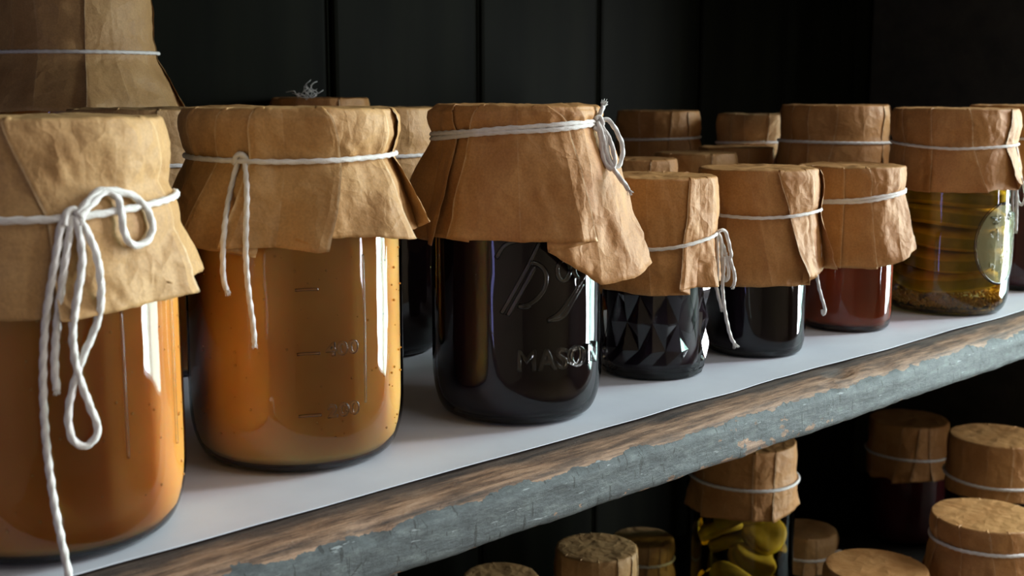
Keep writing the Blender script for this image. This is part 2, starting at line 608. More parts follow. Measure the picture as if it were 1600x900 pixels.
def paper_cap(jar, a0, prof, R, r_str, ztop, zstr, entries, mat, seed, crumple=1.0, tilt_top=(0, 0), res=2.2, zh_back=None, fl_back=None):
    """a0: world angle of phi = 0; zstr(phi): height of the tie. Returns (object, verts, faces, string row)"""
    rng = random.Random(seed)
    ents = list(entries)
    first, last = ents[0][1][-1], ents[-1][1][-1]
    zb = zh_back if zh_back is not None else ents[0][3]
    fb = fl_back if fl_back is not None else 0.6
    if first + 360 - last > 40:
        ents += auto_entries(rng, last + 24, first + 360 - 14, zb, fb)
    C = expand(ents)
    n = len(C)
    # unfolded angle for the top of the cap
    ph = [c[0][0] for c in C]
    rm, mx = [], -1e9
    for v in ph:
        mx = max(mx, v)
        rm.append(mx)
    rn, mn = [0] * n, 1e9
    for i in range(n - 1, -1, -1):
        mn = min(mn, ph[i])
        rn[i] = mn
    mono = [(a + b) / 2 for a, b in zip(rm, rn)]
    cols = []
    for i in range(n):
        A = C[i][0]
        Bn = C[(i + 1) % n][0]
        wrap = 360 if i == n - 1 else 0
        Bv = tuple(v + wrap for v in Bn[:3]) + Bn[3:]
        mB = mono[(i + 1) % n] + wrap
        span = max(abs(Bv[j] - A[j]) for j in range(3))
        k = max(2, int(span / (res * 0.75)))
        for q in range(k):
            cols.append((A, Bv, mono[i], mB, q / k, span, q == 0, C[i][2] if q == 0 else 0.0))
    rows = []
    for f in (0.35, 0.62, 0.84):
        rows.append(('t', f))
    for j in range(5):
        rows.append(('r', j / 4))
    NS, NK = (13, 24) if res < 3 else (8, 12)
    for j in range(1, NS + 1):
        rows.append(('s', j / NS))
    for j in range(1, NK + 1):
        rows.append(('k', j / NK))
    rc = 0.16
    sd = Vector((seed * 3.17, seed * 1.31, seed * 0.77))

    def place(par, mon, row):
        pt, ps, phm, off, zh, fl = par
        kind, u = row
        if kind == 't':
            phi, r, z = mon, R * u, ztop
        elif kind == 'r':
            t = u * math.pi / 2
            phi = lerp(mon, pt, 0.35 + 0.4 * u)
            r, z = R - rc + rc * math.sin(t) + off * 0.18 * u, ztop - rc + rc * math.cos(t)
        elif kind == 's':
            phi = lerp(lerp(mon, pt, 0.75 + 0.25 * min(1, u * 3)), ps, u)
            z1 = zstr(phi) + 0.0
            z = lerp(ztop - rc, z1, u)
            bulge = 0.10 * math.sin(math.pi * u)
            r = lerp(R, r_str, u ** 2.2) + bulge + off * lerp(0.30, 0.26, u)
        else:
            phi = lerp(ps, phm, u)
            z0 = zstr(lerp(ps, phm, u * 0.3))
            z = lerp(z0, zh, u)
            r = r_str + fl * (0.25 * u + 0.75 * u ** 0.8) + off * (0.26 + 0.9 * u)
        return phi, r, z

    V, F = [], []
    zc0 = zstr(0)
    topz = ztop + 0.05
    V.append((0, 0, topz))
    M = len(cols)
    strow = None
    for ri, row in enumerate(rows):
        kind, u = row
        flat = {'t': 0.0, 'r': 0.1, 's': 0.35, 'k': 0.55 + 0.35 * u}[kind]
        for ci, (A, B, mA, mB, f, span, isc, lip) in enumerate(cols):
            par = tuple(lerp(A[j], B[j], f) for j in range(6))
            phi, r, z = place(par, lerp(mA, mB, f), row)
            a = a0 + rad(phi)
            P = Vector((r * math.cos(a), r * math.sin(a), z))
            fl_ = flat * min(1, 34 / max(span, 1))
            if fl_ > 0:
                p1, r1, z1 = place(A, mA, row)
                p2, r2, z2 = place(B, mB, row)
                a1, a2 = a0 + rad(p1), a0 + rad(p2)
                Q = Vector((lerp(r1 * math.cos(a1), r2 * math.cos(a2), f), lerp(r1 * math.sin(a1), r2 * math.sin(a2), f), lerp(z1, z2, f)))
                P = P.lerp(Q, fl_)
            # crumples
            q = P * 0.55 + sd
            big = noise.noise(q)
            rid = 1 - abs(noise.noise(P * 0.9 + sd * 2)) * 2.2
            fine = noise.noise(P * 2.1 + sd * 3)
            wq = P + 0.5 * Vector((big, rid * .5, fine))
            fac = noise.voronoi(ROT @ (wq * 0.42) + sd, distance_metric='MANHATTAN')[0][0] - 0.6
            fac2 = noise.voronoi(ROT @ (wq * 0.95) + sd * 2, distance_metric='MANHATTAN')[0][0] - 0.6
            facet = 0.17 * fac + 0.035 * fac2
            rr = math.hypot(P.x, P.y)
            if kind == 't':
                P.z += crumple * (0.10 * big + 0.05 * fine + 0.6 * facet)
                P.z += (tilt_top[0] * P.x + tilt_top[1] * P.y)
            else:
                env = 0.35 if kind == 'r' else (1.0 if kind == 's' else 0.9 + 0.5 * u)
                d = crumple * env * (0.10 * big + facet + 0.02 * fine)
                zt = zstr(phi)
                gather = math.exp(-((P.z - zt) / 0.75) ** 2)
                d += 0.07 * crumple * gather * noise.noise(Vector((phi * 0.16 + seed, seed * 5.0, P.z * 0.25)))
                if kind == 's' and abs(u - 1) < 1e-6:
                    d *= 0.3
                rr2 = rr + d
                zj = P.z
                lim = prof_radius(prof, zj) + 0.07 + max(0, par[3]) * 0.25
                rr2 = max(rr2, lim)
                if rr > 1e-6:
                    P.x *= rr2 / rr
                    P.y *= rr2 / rr
                if kind == 'r':
                    P.z += crumple * (0.07 * big + 0.03 * fine) * (1 - u)
                    P.z += (tilt_top[0] * P.x + tilt_top[1] * P.y) * (1 - u)
                if kind == 'k' and u > 0.99:
                    P.z += 0.05 * noise.noise(P * 1.7 + sd)
            V.append((P.x, P.y, P.z))
        if kind == 's' and abs(u - 1) < 1e-6:
            strow = ri
    for k in range(M):
        F.append((0, 1 + k, 1 + (k + 1) % M))
    for ri in range(len(rows) - 1):
        b = 1 + ri * M
        for k in range(M):
            k2 = (k + 1) % M
            F.append((b + k, b + M + k, b + M + k2, b + k2))
    sharp = set()
    for ci, c in enumerate(cols):
        if c[6]:
            for ri in range(5, len(rows) - 1):
                sharp.add((1 + ri * M + ci, 1 + (ri + 1) * M + ci))
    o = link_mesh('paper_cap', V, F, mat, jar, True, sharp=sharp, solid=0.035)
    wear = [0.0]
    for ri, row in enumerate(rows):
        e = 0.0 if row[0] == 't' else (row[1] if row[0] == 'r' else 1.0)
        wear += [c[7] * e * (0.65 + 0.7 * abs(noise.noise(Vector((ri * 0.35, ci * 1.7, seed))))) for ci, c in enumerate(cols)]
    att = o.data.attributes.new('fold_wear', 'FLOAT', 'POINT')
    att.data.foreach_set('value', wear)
    srow = V[1 + strow * M: 1 + (strow + 1) * M]
    return o, V, F, srow


def band_points(srow, rt, zstr, a0, extra=0.0):
    pts = []
    n = 72
    for k in range(n):
        phi = -180 + 360 * k / n
        a = a0 + rad(phi)
        m = 0
        for (x, y, z) in srow:
            d = (math.atan2(y, x) - a + math.pi) % (2 * math.pi) - math.pi
            if abs(d) < rad(7):
                m = max(m, math.hypot(x, y))
        pts.append([m, a, zstr(phi)])
    # pulled tight: smooth and keep outside
    rs = [p[0] for p in pts]
    for _ in range(3):
        rs = [max(pts[i][0] - 0.03, (rs[i - 1] + 2 * rs[i] + rs[(i + 1) % n]) / 4) for i in range(n)]
    return [((rs[i] + rt * 0.75 + extra) * math.cos(pts[i][1]), (rs[i] + rt * 0.75 + extra) * math.sin(pts[i][1]), pts[i][2]) for i in range(n)]


# ------------------------------------------------------------------ jar builder
def make_jar(name, pos, label, prof, ztop, R, r_str, zstr, entries, seed, content=None, content_top=None, cat='jar',
             group=None, paper=0, twine_r=0.10, strands=(), double=False, crumple=1.0, fr=True, tilt_top=(0, 0),
             glass_mesh=None, zh=None, fl=None, nseg=64, res=2.2, knot_phi=None, inset=0.08, floor_gap=0.42):
    jar = empty(name, pos, label, cat, group)
    X, Y = pos[0], pos[1]
    a0 = math.atan2(-Y, -X)
    cdir = Vector((math.cos(a0), math.sin(a0), 0))            # towards the viewer's side
    rdir = Vector((-math.sin(a0), math.cos(a0), 0))           # to the viewer's right
    rng = random.Random(seed)
    if isinstance(zstr, (int, float)):
        z0 = zstr
        t1, t2 = rng.uniform(-0.12, 0.12), rng.uniform(-0.12, 0.12)
        zstr = lambda p: z0 + t1 * math.sin(rad(p)) + t2 * math.cos(rad(p))
    if entries is None:
        entries = auto_entries(rng, -172, 172, zh, fl)
    Vg, Fg = glass_mesh(a0) if glass_mesh else lathe(prof, nseg)
    body = link_mesh('glass_body', Vg, Fg, CUTGLASS if glass_mesh else GLASS, jar, smooth=glass_mesh is None)
    # thick glass foot
    rb = prof[2][0]
    bp = [(max(0.2, prof_radius(prof, z) - 0.05), z) for z in (0.04, 0.12, 0.25, 0.4, floor_gap)]
    foot = link_mesh('glass_foot', *lathe(bp, 48, True, False), GLASS_BASE, jar)
    if content:
        ct = content_top if content_top else zstr(0) + 0.6
        cp = []
        z = floor_gap
        first = max(0.3, prof_radius(prof, z + 0.12) - inset - 0.25)
        cp += [(first * 0.5, z), (first, z)]
        k = 16
        for i in range(1, k + 1):
            zz = z + 0.12 + (ct - z - 0.12) * (i / k) ** 1.4
            cp.append((prof_radius(prof, zz) - inset, zz))
        link_mesh('contents', *lathe(cp, 56, True, True), content, jar)
    capo, V, F, srow = paper_cap(jar, a0, prof, R, r_str, ztop, zstr, entries, KRAFT[paper], seed, crumple, tilt_top, res, zh, fl)
    # twine band
    TV, TF = [], []
    bp = band_points(srow, twine_r, zstr, a0)
    if double:
        lo = [(x, y, z - twine_r * 0.8) for x, y, z in bp]
        hi = [(x, y, z + twine_r * 0.85 + 0.04 * math.sin(i * 0.35)) for i, (x, y, z) in enumerate(bp)]
        tube(lo, twine_r, TV, TF, closed=True)
        tube(hi, twine_r, TV, TF, closed=True)
    else:
        tube(bp, twine_r, TV, TF, closed=True, step=0.09 if res < 3 else 0.25)
    link_mesh('twine_band', TV, TF, TWINE, jar)
    # bow and hanging ends
    if strands:
        bv = BVHTree.FromPolygons([Vector(v) for v in V], F)
        gv = BVHTree.FromPolygons([Vector(v) for v in Vg], Fg)
        SV, SF = [], []
        for st in strands:
            pts, run = [], None
            for q in st['p']:
                xr, z = q[0], q[-1]
                if len(q) == 3:
                    out = q[1]
                else:
                    o = rdir * xr + cdir * 14 + Vector((0, 0, z))
                    hits = [h[0].dot(cdir) for h in (bv.ray_cast(o, -cdir), gv.ray_cast(o, -cdir)) if h[0] is not None]
                    out = max(hits) + twine_r * 1.05 + st.get('lift', 0) if hits else (run or 0)
                    if st.get('hang', True) and run is not None:
                        out = max(out, run - 0.12)
                run = out
                pts.append(rdir * xr + cdir * out + Vector((0, 0, z)))
            c = tube(pts, twine_r, SV, SF)
            if st.get('fray', False):
                fray(c[-1], c[-1] - c[-4], twine_r, SV, SF, rng, 18, st.get('fl', 0.35))
        link_mesh('twine_bow', SV, SF, TWINE, jar)
    return jar, body, a0


# ================================================================== SETTING
def structure(o):
    o['kind'] = 'structure'
    return o


def empty_struct(name, loc=(0, 0, 0)):
    o = bpy.data.objects.new(name, None)
    COL.objects.link(o)
    o.location = Vector(loc) * S
    o['kind'] = 'structure'
    return o


R_ = ROOM
T = 8
structure(box('floor', (R_['x0'] - T, R_['x1'] + T, R_['y0'] - T, R_['y1'] + T, R_['z0'] - 6, R_['z0']), FLOORM))
V, F = [], []
hx0, hx1, hy0, hy1 = 20, 170, -165, -75  # ceiling opening made for the added fill light
for bx in ((R_['x0'] - T, hx0, R_['y0'] - T, R_['y1'] + T), (hx1, R_['x1'] + T, R_['y0'] - T, R_['y1'] + T), (hx0, hx1, R_['y0'] - T, hy0), (hx0, hx1, hy1, R_['y1'] + T)):
    box_data(*bx, R_['z1'], R_['z1'] + 6, V, F)
structure(link_mesh('ceiling', V, F, CEILM, None, False))


def wall_with_holes(name, axis, plane, u0, u1, holes, mat):
    """a wall slab with rectangular openings; axis x: plane x = const, u runs along y"""
    V, F = [], []
    us = sorted({u0, u1, *[h[0] for h in holes], *[h[1] for h in holes]})
    zs = sorted({R_['z0'], R_['z1'], *[h[2] for h in holes], *[h[3] for h in holes]})
    for ua, ub in zip(us, us[1:]):
        for za, zb in zip(zs, zs[1:]):
            um, zm = (ua + ub) / 2, (za + zb) / 2
            if any(h[0] < um < h[1] and h[2] < zm < h[3] for h in holes):
                continue
            if axis == 'x':
                box_data(plane[0], plane[1], ua, ub, za, zb, V, F)
            else:
                box_data(ua, ub, plane[0], plane[1], za, zb, V, F)
    return structure(link_mesh(name, V, F, mat, None, False))


wall_with_holes('wall_right', 'x', (R_['x1'], R_['x1'] + T - 1), R_['y0'], R_['y1'], [(-69, 19, -48, 148), (-214, -180, -43, 107)], WALLM)
wall_with_holes('wall_left', 'x', (R_['x0'] - T + 1, R_['x0']), R_['y0'], R_['y1'], [(-21, -5, -75, 105), (-190, -40, -10, 130)], WALLM)
wall_with_holes('wall_front', 'y', (R_['y0'] - T + 1, R_['y0']), R_['x0'], R_['x1'], [], WALLM)


def window(name, axis, plane, u0, u1, z0, z1, nu, nz, t=3.0):
    root = empty_struct(name)

    def b(nm, ua, ub, za, zb, d0, d1):
        if axis == 'x':
            box(nm, (d0, d1, ua, ub, za, zb), FRAMEM, root, 0.2)
        else:
            box(nm, (ua, ub, d0, d1, za, zb), FRAMEM, root, 0.2)
    d0, d1 = plane
    b('jamb', u0, u0 + t, z0, z1, d0, d1)
    b('jamb', u1 - t, u1, z0, z1, d0, d1)
    b('sill', u0 + t, u1 - t, z0, z0 + t, d0, d1)
    b('head', u0 + t, u1 - t, z1 - t, z1, d0, d1)
    for i in range(1, nu):
        u = u0 + (u1 - u0) * i / nu
        b('muntin', u - 1, u + 1, z0 + t, z1 - t, d0 + 1, d1 - 1)
    for i in range(1, nz):
        z = z0 + (z1 - z0) * i / nz
        b('muntin', u0 + t, u1 - t, z - 1, z + 1, d0 + 1.2, d1 - 1.2)


window('window_1', 'x', (R_['x1'] + 1, R_['x1'] + 5), -69, 19, -48, 148, 2, 5)
window('window_2', 'x', (R_['x1'] + 1, R_['x1'] + 5), -214, -180, -43, 107, 1, 2)
w3 = empty_struct('added_roof_window')  # bars around the added roof fill
for bx in ((20, 170, -165, -162), (20, 170, -78, -75), (20, 23, -162, -78), (167, 170, -162, -78), (68, 70, -162, -78), (120, 122, -162, -78)):
    box('frame_bar', (*bx, R_['z1'] + 1, R_['z1'] + 4), FRAMEM, w3, 0.2)
window('window_4', 'x', (R_['x0'] - 5, R_['x0'] - 1), -21, -5, -75, 105, 1, 2, 1.5)
window('window_5', 'x', (R_['x0'] - 5, R_['x0'] - 1), -190, -40, -10, 130, 3, 3)

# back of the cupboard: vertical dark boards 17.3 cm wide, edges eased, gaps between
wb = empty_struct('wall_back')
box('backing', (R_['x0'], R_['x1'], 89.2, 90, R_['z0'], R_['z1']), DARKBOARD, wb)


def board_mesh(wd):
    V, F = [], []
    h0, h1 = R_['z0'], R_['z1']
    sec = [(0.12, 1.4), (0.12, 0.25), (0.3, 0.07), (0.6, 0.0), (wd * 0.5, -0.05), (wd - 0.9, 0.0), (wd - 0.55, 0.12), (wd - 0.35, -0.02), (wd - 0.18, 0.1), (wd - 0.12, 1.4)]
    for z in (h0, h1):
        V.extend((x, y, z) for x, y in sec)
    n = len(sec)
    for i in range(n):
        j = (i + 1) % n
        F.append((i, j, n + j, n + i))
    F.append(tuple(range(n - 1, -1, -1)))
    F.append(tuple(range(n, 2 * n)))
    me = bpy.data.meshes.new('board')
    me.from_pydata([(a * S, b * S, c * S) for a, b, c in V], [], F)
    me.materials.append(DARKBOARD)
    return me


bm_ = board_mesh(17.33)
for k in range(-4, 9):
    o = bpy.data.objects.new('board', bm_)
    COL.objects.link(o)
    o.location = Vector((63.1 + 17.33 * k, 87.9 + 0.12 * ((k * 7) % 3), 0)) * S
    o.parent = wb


# ================================================================== SHELVES
def shelf_board(name, x0, x1, yf, yb, zt, th, seed, dx=0.35):
    """worn plank: rounded uneven front edge with a gouge, flat back"""
    V, F = [], []
    n = int((x1 - x0) / dx)
    # section from the back top, over the front edge, to the back bottom (distance from front, height below top)
    sec = [(yb - yf, 0), (12, 0), (5, 0), (3.2, 0), (2.4, -0.03), (1.8, -0.08), (1.35, -0.14), (0.95, -0.22), (0.62, -0.33), (0.35, -0.48), (0.16, -0.66), (0.05, -0.85),
           (0, -1.05), (0.0, -1.3), (0.02, -1.7), (0.02, -2.1), (0.03, -th + 0.4), (0.10, -th + 0.16), (0.25, -th + 0.03), (0.5, -th), (6, -th), (yb - yf, -th)]
    m = len(sec)
    for i in range(n + 1):
        x = x0 + (x1 - x0) * i / n
        for j, (d, z) in enumerate(sec):
            y = d
            if 3 <= j <= 19:
                q = Vector((x * 0.10, j * 0.25, seed))
                q2 = Vector((x * 0.55, j * 0.45, seed + 9))
                k = 0.16 * noise.noise(q) + 0.07 * noise.noise(q2) + 0.03 * noise.noise(q2 * 3)
                top = 1.0 if j <= 8 else (0.6 if j <= 11 else 0.12)
                y += k * (1.3 if 7 <= j <= 13 else 0.5)
                z += k * top * 0.8
                if j <= 6:
                    z = min(z, -0.01 * j)
                if j >= 16:
                    z += 0.10 * noise.noise(Vector((x * 0.3, 7, seed))) + 0.05 * noise.noise(Vector((x * 1.3, 3, seed)))
            # gouge in the top edge
            for gx, gy, gw, gd, dep in ((63.0, 1.25, 1.5, 0.42, 0.38), (60.8, 0.55, 0.8, 0.3, 0.16), (67.2, 0.8, 1.7, 0.3, 0.15), (27.5, 0.3, 0.9, 0.35, 0.28)):
                if zt > -1 and j < 14:
                    e = ((x - gx) / gw) ** 2 + ((d - gy) / gd) ** 2
                    if e < 1:
                        z -= dep * (1 - e) ** 0.6
            V.append((x - x0, y, z))
    for i in range(n):
        for j in range(m - 1):
            a = i * m + j
            F.append((a, a + m, a + m + 1, a + 1))
        F.append((i * m + m - 1, (i + 1) * m + m - 1, (i + 1) * m, i * m))
    F.append(tuple(range(m)))
    F.append(tuple(n * m + j for j in range(m - 1, -1, -1)))
    return V, F, (x0, yf, zt)


V, F, l_ = shelf_board('s', 0, 151.9, 36.15, 87.6, -0.12, 2.75, 3.0)
sh = link_mesh('shelf_board', V, F, SHELFM, None, True, loc=l_)
tag(sh, 'thick worn wooden shelf board with chipped blue-grey paint on its front edge', 'shelf')
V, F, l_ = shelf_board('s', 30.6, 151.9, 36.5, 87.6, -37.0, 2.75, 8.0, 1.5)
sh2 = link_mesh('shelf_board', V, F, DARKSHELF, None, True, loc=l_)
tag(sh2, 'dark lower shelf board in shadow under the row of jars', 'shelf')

box_up = tag(box('shelf_board', (-20, 150, 36.5, 87.6, 33.0, 35.8), DARKSHELF, None, 0.3), 'dark overhead board added out of view to shade the back', 'shelf')  # added out of view: keeps ceiling bounce off the back wall
side = tag(box('added_shade_panel', (152, 154.5, 37.5, 87.6, ROOM['z0'] + .05, 120), DARKSHELF, None, 0.3), 'dark panel added at the right end to shade the back boards', 'added shade panel')  # added to block side window light and blacken the right back wall
tag(box('added_low_shade_panel', (28, 30.5, 38.5, 87.6, ROOM['z0'] + .05, -3.2), DARKSHELF, None, 0.3), 'dark unseen panel added under the painted shelf to shade the low jars', 'cupboard divider')  # added, unseen: keeps left window light off the dim low jars
# liner paper on the upper shelf
V, F = [], []
nx, ny = 260, 26
for i in range(nx + 1):
    x = 2 + 149 * i / nx
    yf = 38.45 + 0.25 * noise.noise(Vector((x * 0.06, 0, 2))) + 0.10 * noise.noise(Vector((x * 0.25, 4, 2)))
    if abs(x - 58.6) < 1.2:
        yf += 0.35 * math.cos((x - 58.6) / 1.2 * math.pi / 2) * noise.noise(Vector((x * 3, 0, 0)))
    for j in range(ny + 1):
        t = (j / ny) ** 2.0
        y = yf + (87 - yf) * t
        lift = max(0, 1 - (y - yf) / 1.6)
        z = -0.035 + 0.0 + lift ** 2 * (0.03 + 0.08 * noise.noise(Vector((x * 0.12, 1, 7))))
        z += 0.012 * noise.noise(Vector((x * 0.3, y * 0.3, 1)))
        V.append((x, y, min(z, 0.12)))
for i in range(nx):
    for j in range(ny):
        a = i * (ny + 1) + j
        F.append((a, a + ny + 1, a + ny + 2, a + 1))
ln = link_mesh('shelf_liner', V, F, LINER, None, True, solid=0.03)
tag(ln, 'white paper liner lying under the jars on the painted shelf', 'shelf liner')

# ================================================================== FRONT ROW
def ZS(front, right, left=None):
    left = left if left is not None else front - (right - front)
    def f(p):
        s = math.sin(rad(p))
        c = math.cos(rad(p))
        side = right if s > 0 else left
        base = lerp(front, side, abs(s) ** 1.5)
        return base if c > 0 else lerp(side, (left + right) / 2, abs(c))
    return f


SHELF_GROUP = None
Q1 = prof_quart(4.78, 15.1, 3.75, 4.15)
# --- jar 1: amber jelly, long bow
j1, b1, a1 = make_jar(
    'jelly_jar', (18.0, 43.3, 0), 'large amber jelly jar with long dangling twine bow, nearest the camera', Q1, 15.3, 4.42, 4.36, ZS(12.05, 12.45, 12.0),
    [('p', (-85, -85, -85), .2, 8.9, .7), ('R', (-52, -50, -50), .2, 8.8, .6, 7), ('L', (-13, 3, 5), .22, 8.75, .55, 7), ('p', (33, 33, 34), .05, 8.9, .55),
     ('R', (60, 64, 66), .3, 9.0, .75, 14, 9.5), ('p', (84, 86, 90), .2, 9.5, .95), ('p', (105, 105, 112), .1, 9.4, .8)],
    11, AMBER, 14.0, twine_r=.125, paper=2, zh=9, fl=.6,
    strands=[
        dict(p=[(0.95, 12.05), (0.71, 12.0), (0.43, 10.78), (0.01, 8.69), (-.18, 6.6), (-.19, 4.51), (-.05, 2.42), (.2, 6.0, .8), (.3, 6.6, .16), (.42, 7.6, -.02), (.5, 8.15, -.5), (.52, 8.25, -1.8)], lift=.02),
        dict(p=[(1.0, 12.1), (0.96, 11.9), (0.73, 10.76), (.43, 9.09), (.22, 7.41), (.22, 6.4)], fray=True, fl=.22, lift=.03),
        dict(p=[(1.12, 12.1), (1.2, 11.6), (1.24, 10.6), (.98, 9.31), (.82, 8.27), (.9, 7.01), (1.23, 5.76), (1.45, 4.92), (1.15, 4.42), (.72, 4.55), (.54, 5.13), (.61, 5.97), (1.01, 7.22), (1.58, 8.48), (1.78, 9.52), (1.71, 10.78), (1.38, 11.75), (1.15, 12.1)], lift=.10),
        dict(p=[(1.15, 12.15), (1.45, 12.5), (1.9, 12.88), (2.55, 12.83), (3.1, 12.6), (3.5, 12.1), (3.62, 11.5), (3.38, 11.08), (2.94, 11.02), (2.66, 11.4), (2.58, 12.1), (2.5, 12.6), (2.1, 12.85), (1.6, 12.45), (1.2, 12.1)], lift=.16, hang=False),
        dict(p=[(.75, 11.85), (.85, 12.25), (1.1, 12.35), (1.3, 12.15), (1.25, 11.8)], lift=.1, hang=False)])

# --- jar 2: honey-coloured jelly
j2, b2, a2 = make_jar(
    'jelly_jar', (30.5, 45.8, 0), 'large honey-coloured jelly jar with flared paper cap, second in the front row', prof_quart(4.82, 15.3, 3.8, 4.2), 15.5, 4.60, 4.42, ZS(13.35, 13.5, 13.45),
    [('p', (-88, -88, -92), .2, 10.3, .9), ('L', (-62, -62, -74), .2, 10.0, .8, 7), ('L', (-38, -42, -56), .25, 9.9, .85, 8), ('L', (-20, -21, -28), .5, 10.0, 1.05, 12, 9.55), ('p', (-4, -3, -8), -.12, 9.95, 1.0),
     ('R', (20, 26, 13), .42, 9.8, 1.05, 12, 10.25), ('p', (34, 34, 36), .05, 10.2, 1.0), ('R', (58, 55, 56), .35, 10.0, 1.05, 14, 10.2), ('L', (68, 70, 78), .38, 10.45, .95, 10, 10.1), ('p', (95, 95, 102), .1, 10.4, .9)],
    22, HONEY, 14.0, twine_r=.11, paper=0, zh=10.2, fl=1.0, inset=.14,
    strands=[
        dict(p=[(-2.0, 13.4), (-2.13, 13.4), (-2.5, 12.1), (-2.73, 10.54), (-2.82, 8.98), (-2.72, 8.3)], fray=True, fl=.25, lift=.04),
        dict(p=[(-2.0, 13.45), (-1.87, 13.4), (-1.80, 12.1), (-1.89, 10.02), (-1.86, 8.46), (-1.72, 6.9), (-1.69, 6.1)], fray=True, fl=.3, lift=.06),
        dict(p=[(-2.3, 13.25), (-2.2, 13.6), (-1.95, 13.65), (-1.75, 13.45), (-1.8, 13.2)], lift=.06, hang=False)])

# --- jar 3: dark jelly, raised lettering
Q3 = prof_quart(4.36, 15.2, 3.45, 3.85, corner=2.6)
j3, b3, a3 = make_jar(
    'jelly_jar', (42.8, 44.1, 0), 'tall near-black jelly jar with raised lettering and long paper flap', Q3, 15.55, 4.12, 4.05, ZS(14.45, 14.78, 14.0),
    [('p', (-105, -105, -110), .3, 9.6, 1.0), ('L', (-78, -78, -84), .5, 9.3, 1.35, 9), ('p', (-62, -60, -62), .0, 9.0, 1.0), ('R', (-44, -42, -46), .30, 8.95, 1.0, 9, 9.3), ('L', (-28, -32, -37), .34, 9.35, .95, 10, 9.2), ('p', (0, 0, 2), .05, 9.25, .85),
     ('R', (26, 36, 43), .34, 9.2, .95, 26, 8.75), ('p', (44, 50, 47), .06, 7.05, 1.5), ('p', (62, 66, 66), -.05, 7.2, 2.2), ('p', (84, 84, 82), .25, 7.75, 2.3), ('p', (104, 105, 110), .0, 9.2, 1.4)],
    35, PLUM, 14.2, twine_r=.115, paper=1, double=True, zh=9.4, fl=1.0, crumple=1.15, inset=.26,
    strands=[
        dict(p=[(3.85, 1.7, 14.7), (4.0, 1.6, 15.0), (4.1, 1.5, 15.3), (4.2, 1.4, 15.5)], fray=True, fl=.42),
        dict(p=[(3.85, 1.8, 14.7), (4.4, 1.6, 14.85), (4.85, 1.6, 14.3), (5.15, 1.7, 13.5), (5.0, 1.9, 12.7), (4.65, 2.0, 12.65), (4.4, 2.0, 13.3), (4.25, 1.9, 14.2), (3.95, 1.8, 14.7)]),
        dict(p=[(3.9, 1.9, 14.75), (4.15, 2.0, 14.1), (4.35, 2.1, 13.2), (4.75, 2.2, 12.4), (5.2, 2.3, 11.8), (5.4, 2.4, 11.5)], fray=True, fl=.32),
        dict(p=[(3.9, 1.85, 14.75), (4.05, 2.0, 14.0), (4.2, 2.15, 13.0), (4.55, 2.2, 12.5), (4.75, 2.1, 12.9), (4.5, 1.9, 13.9), (4.0, 1.8, 14.7)]),
        dict(p=[(3.7, 1.95, 14.5), (3.95, 1.9, 14.4), (4.15, 1.8, 14.65), (4.0, 1.75, 15.0), (3.75, 1.9, 14.9)])])


# --- jar 4: quilted jelly glass
def quilted(R, rb):
    def f(a0):
        V, F = [], []
        NC = 12
        rows = [(rb - .4, .05, 0), (rb - .1, 0, 0), (rb + .08, .1, 0), (R - .14, .45, 0), (R, .9, 0), (R + .02, 1.75, 0)]
        zz = [1.7 + 1.6 * i for i in range(0, 4)]
        n = NC * 2
        sub = 1
        for r, z, _ in rows[:-1]:
            for k in range(n):
                a = a0 + 2 * math.pi * k / n
                V.append((r * math.cos(a), r * math.sin(a), z))
        nr = len(rows) - 1
        for i, z in enumerate(zz):
            for k in range(n):
                a = a0 + 2 * math.pi * k / n
                r = R + (0.12 if (i + k) % 2 == 0 else -0.30)
                V.append((r * math.cos(a), r * math.sin(a), z))
            nr += 1
        for r, z in ((R + .02, zz[-1] + .5), (R - .05, 8.6), (R - .1, 9.3), (R - .1, 11.2)):
            for k in range(n):
                a = a0 + 2 * math.pi * k / n
                V.append((r * math.cos(a), r * math.sin(a), z))
            nr += 1
        for i in range(nr - 1):
            for k in range(n):
                k2 = (k + 1) % n
                a, b, c, d = i * n + k, i * n + k2, (i + 1) * n + k2, (i + 1) * n + k
                if 5 <= i < 8:
                    if (i - 5 + k) % 2 == 0:
                        F += [(a, b, d), (b, c, d)]
                    else:
                        F += [(a, b, c), (a, c, d)]
                else:
                    F.append((a, b, c, d))
        F.append(tuple(range(n - 1, -1, -1)))
        return V, F
    return f


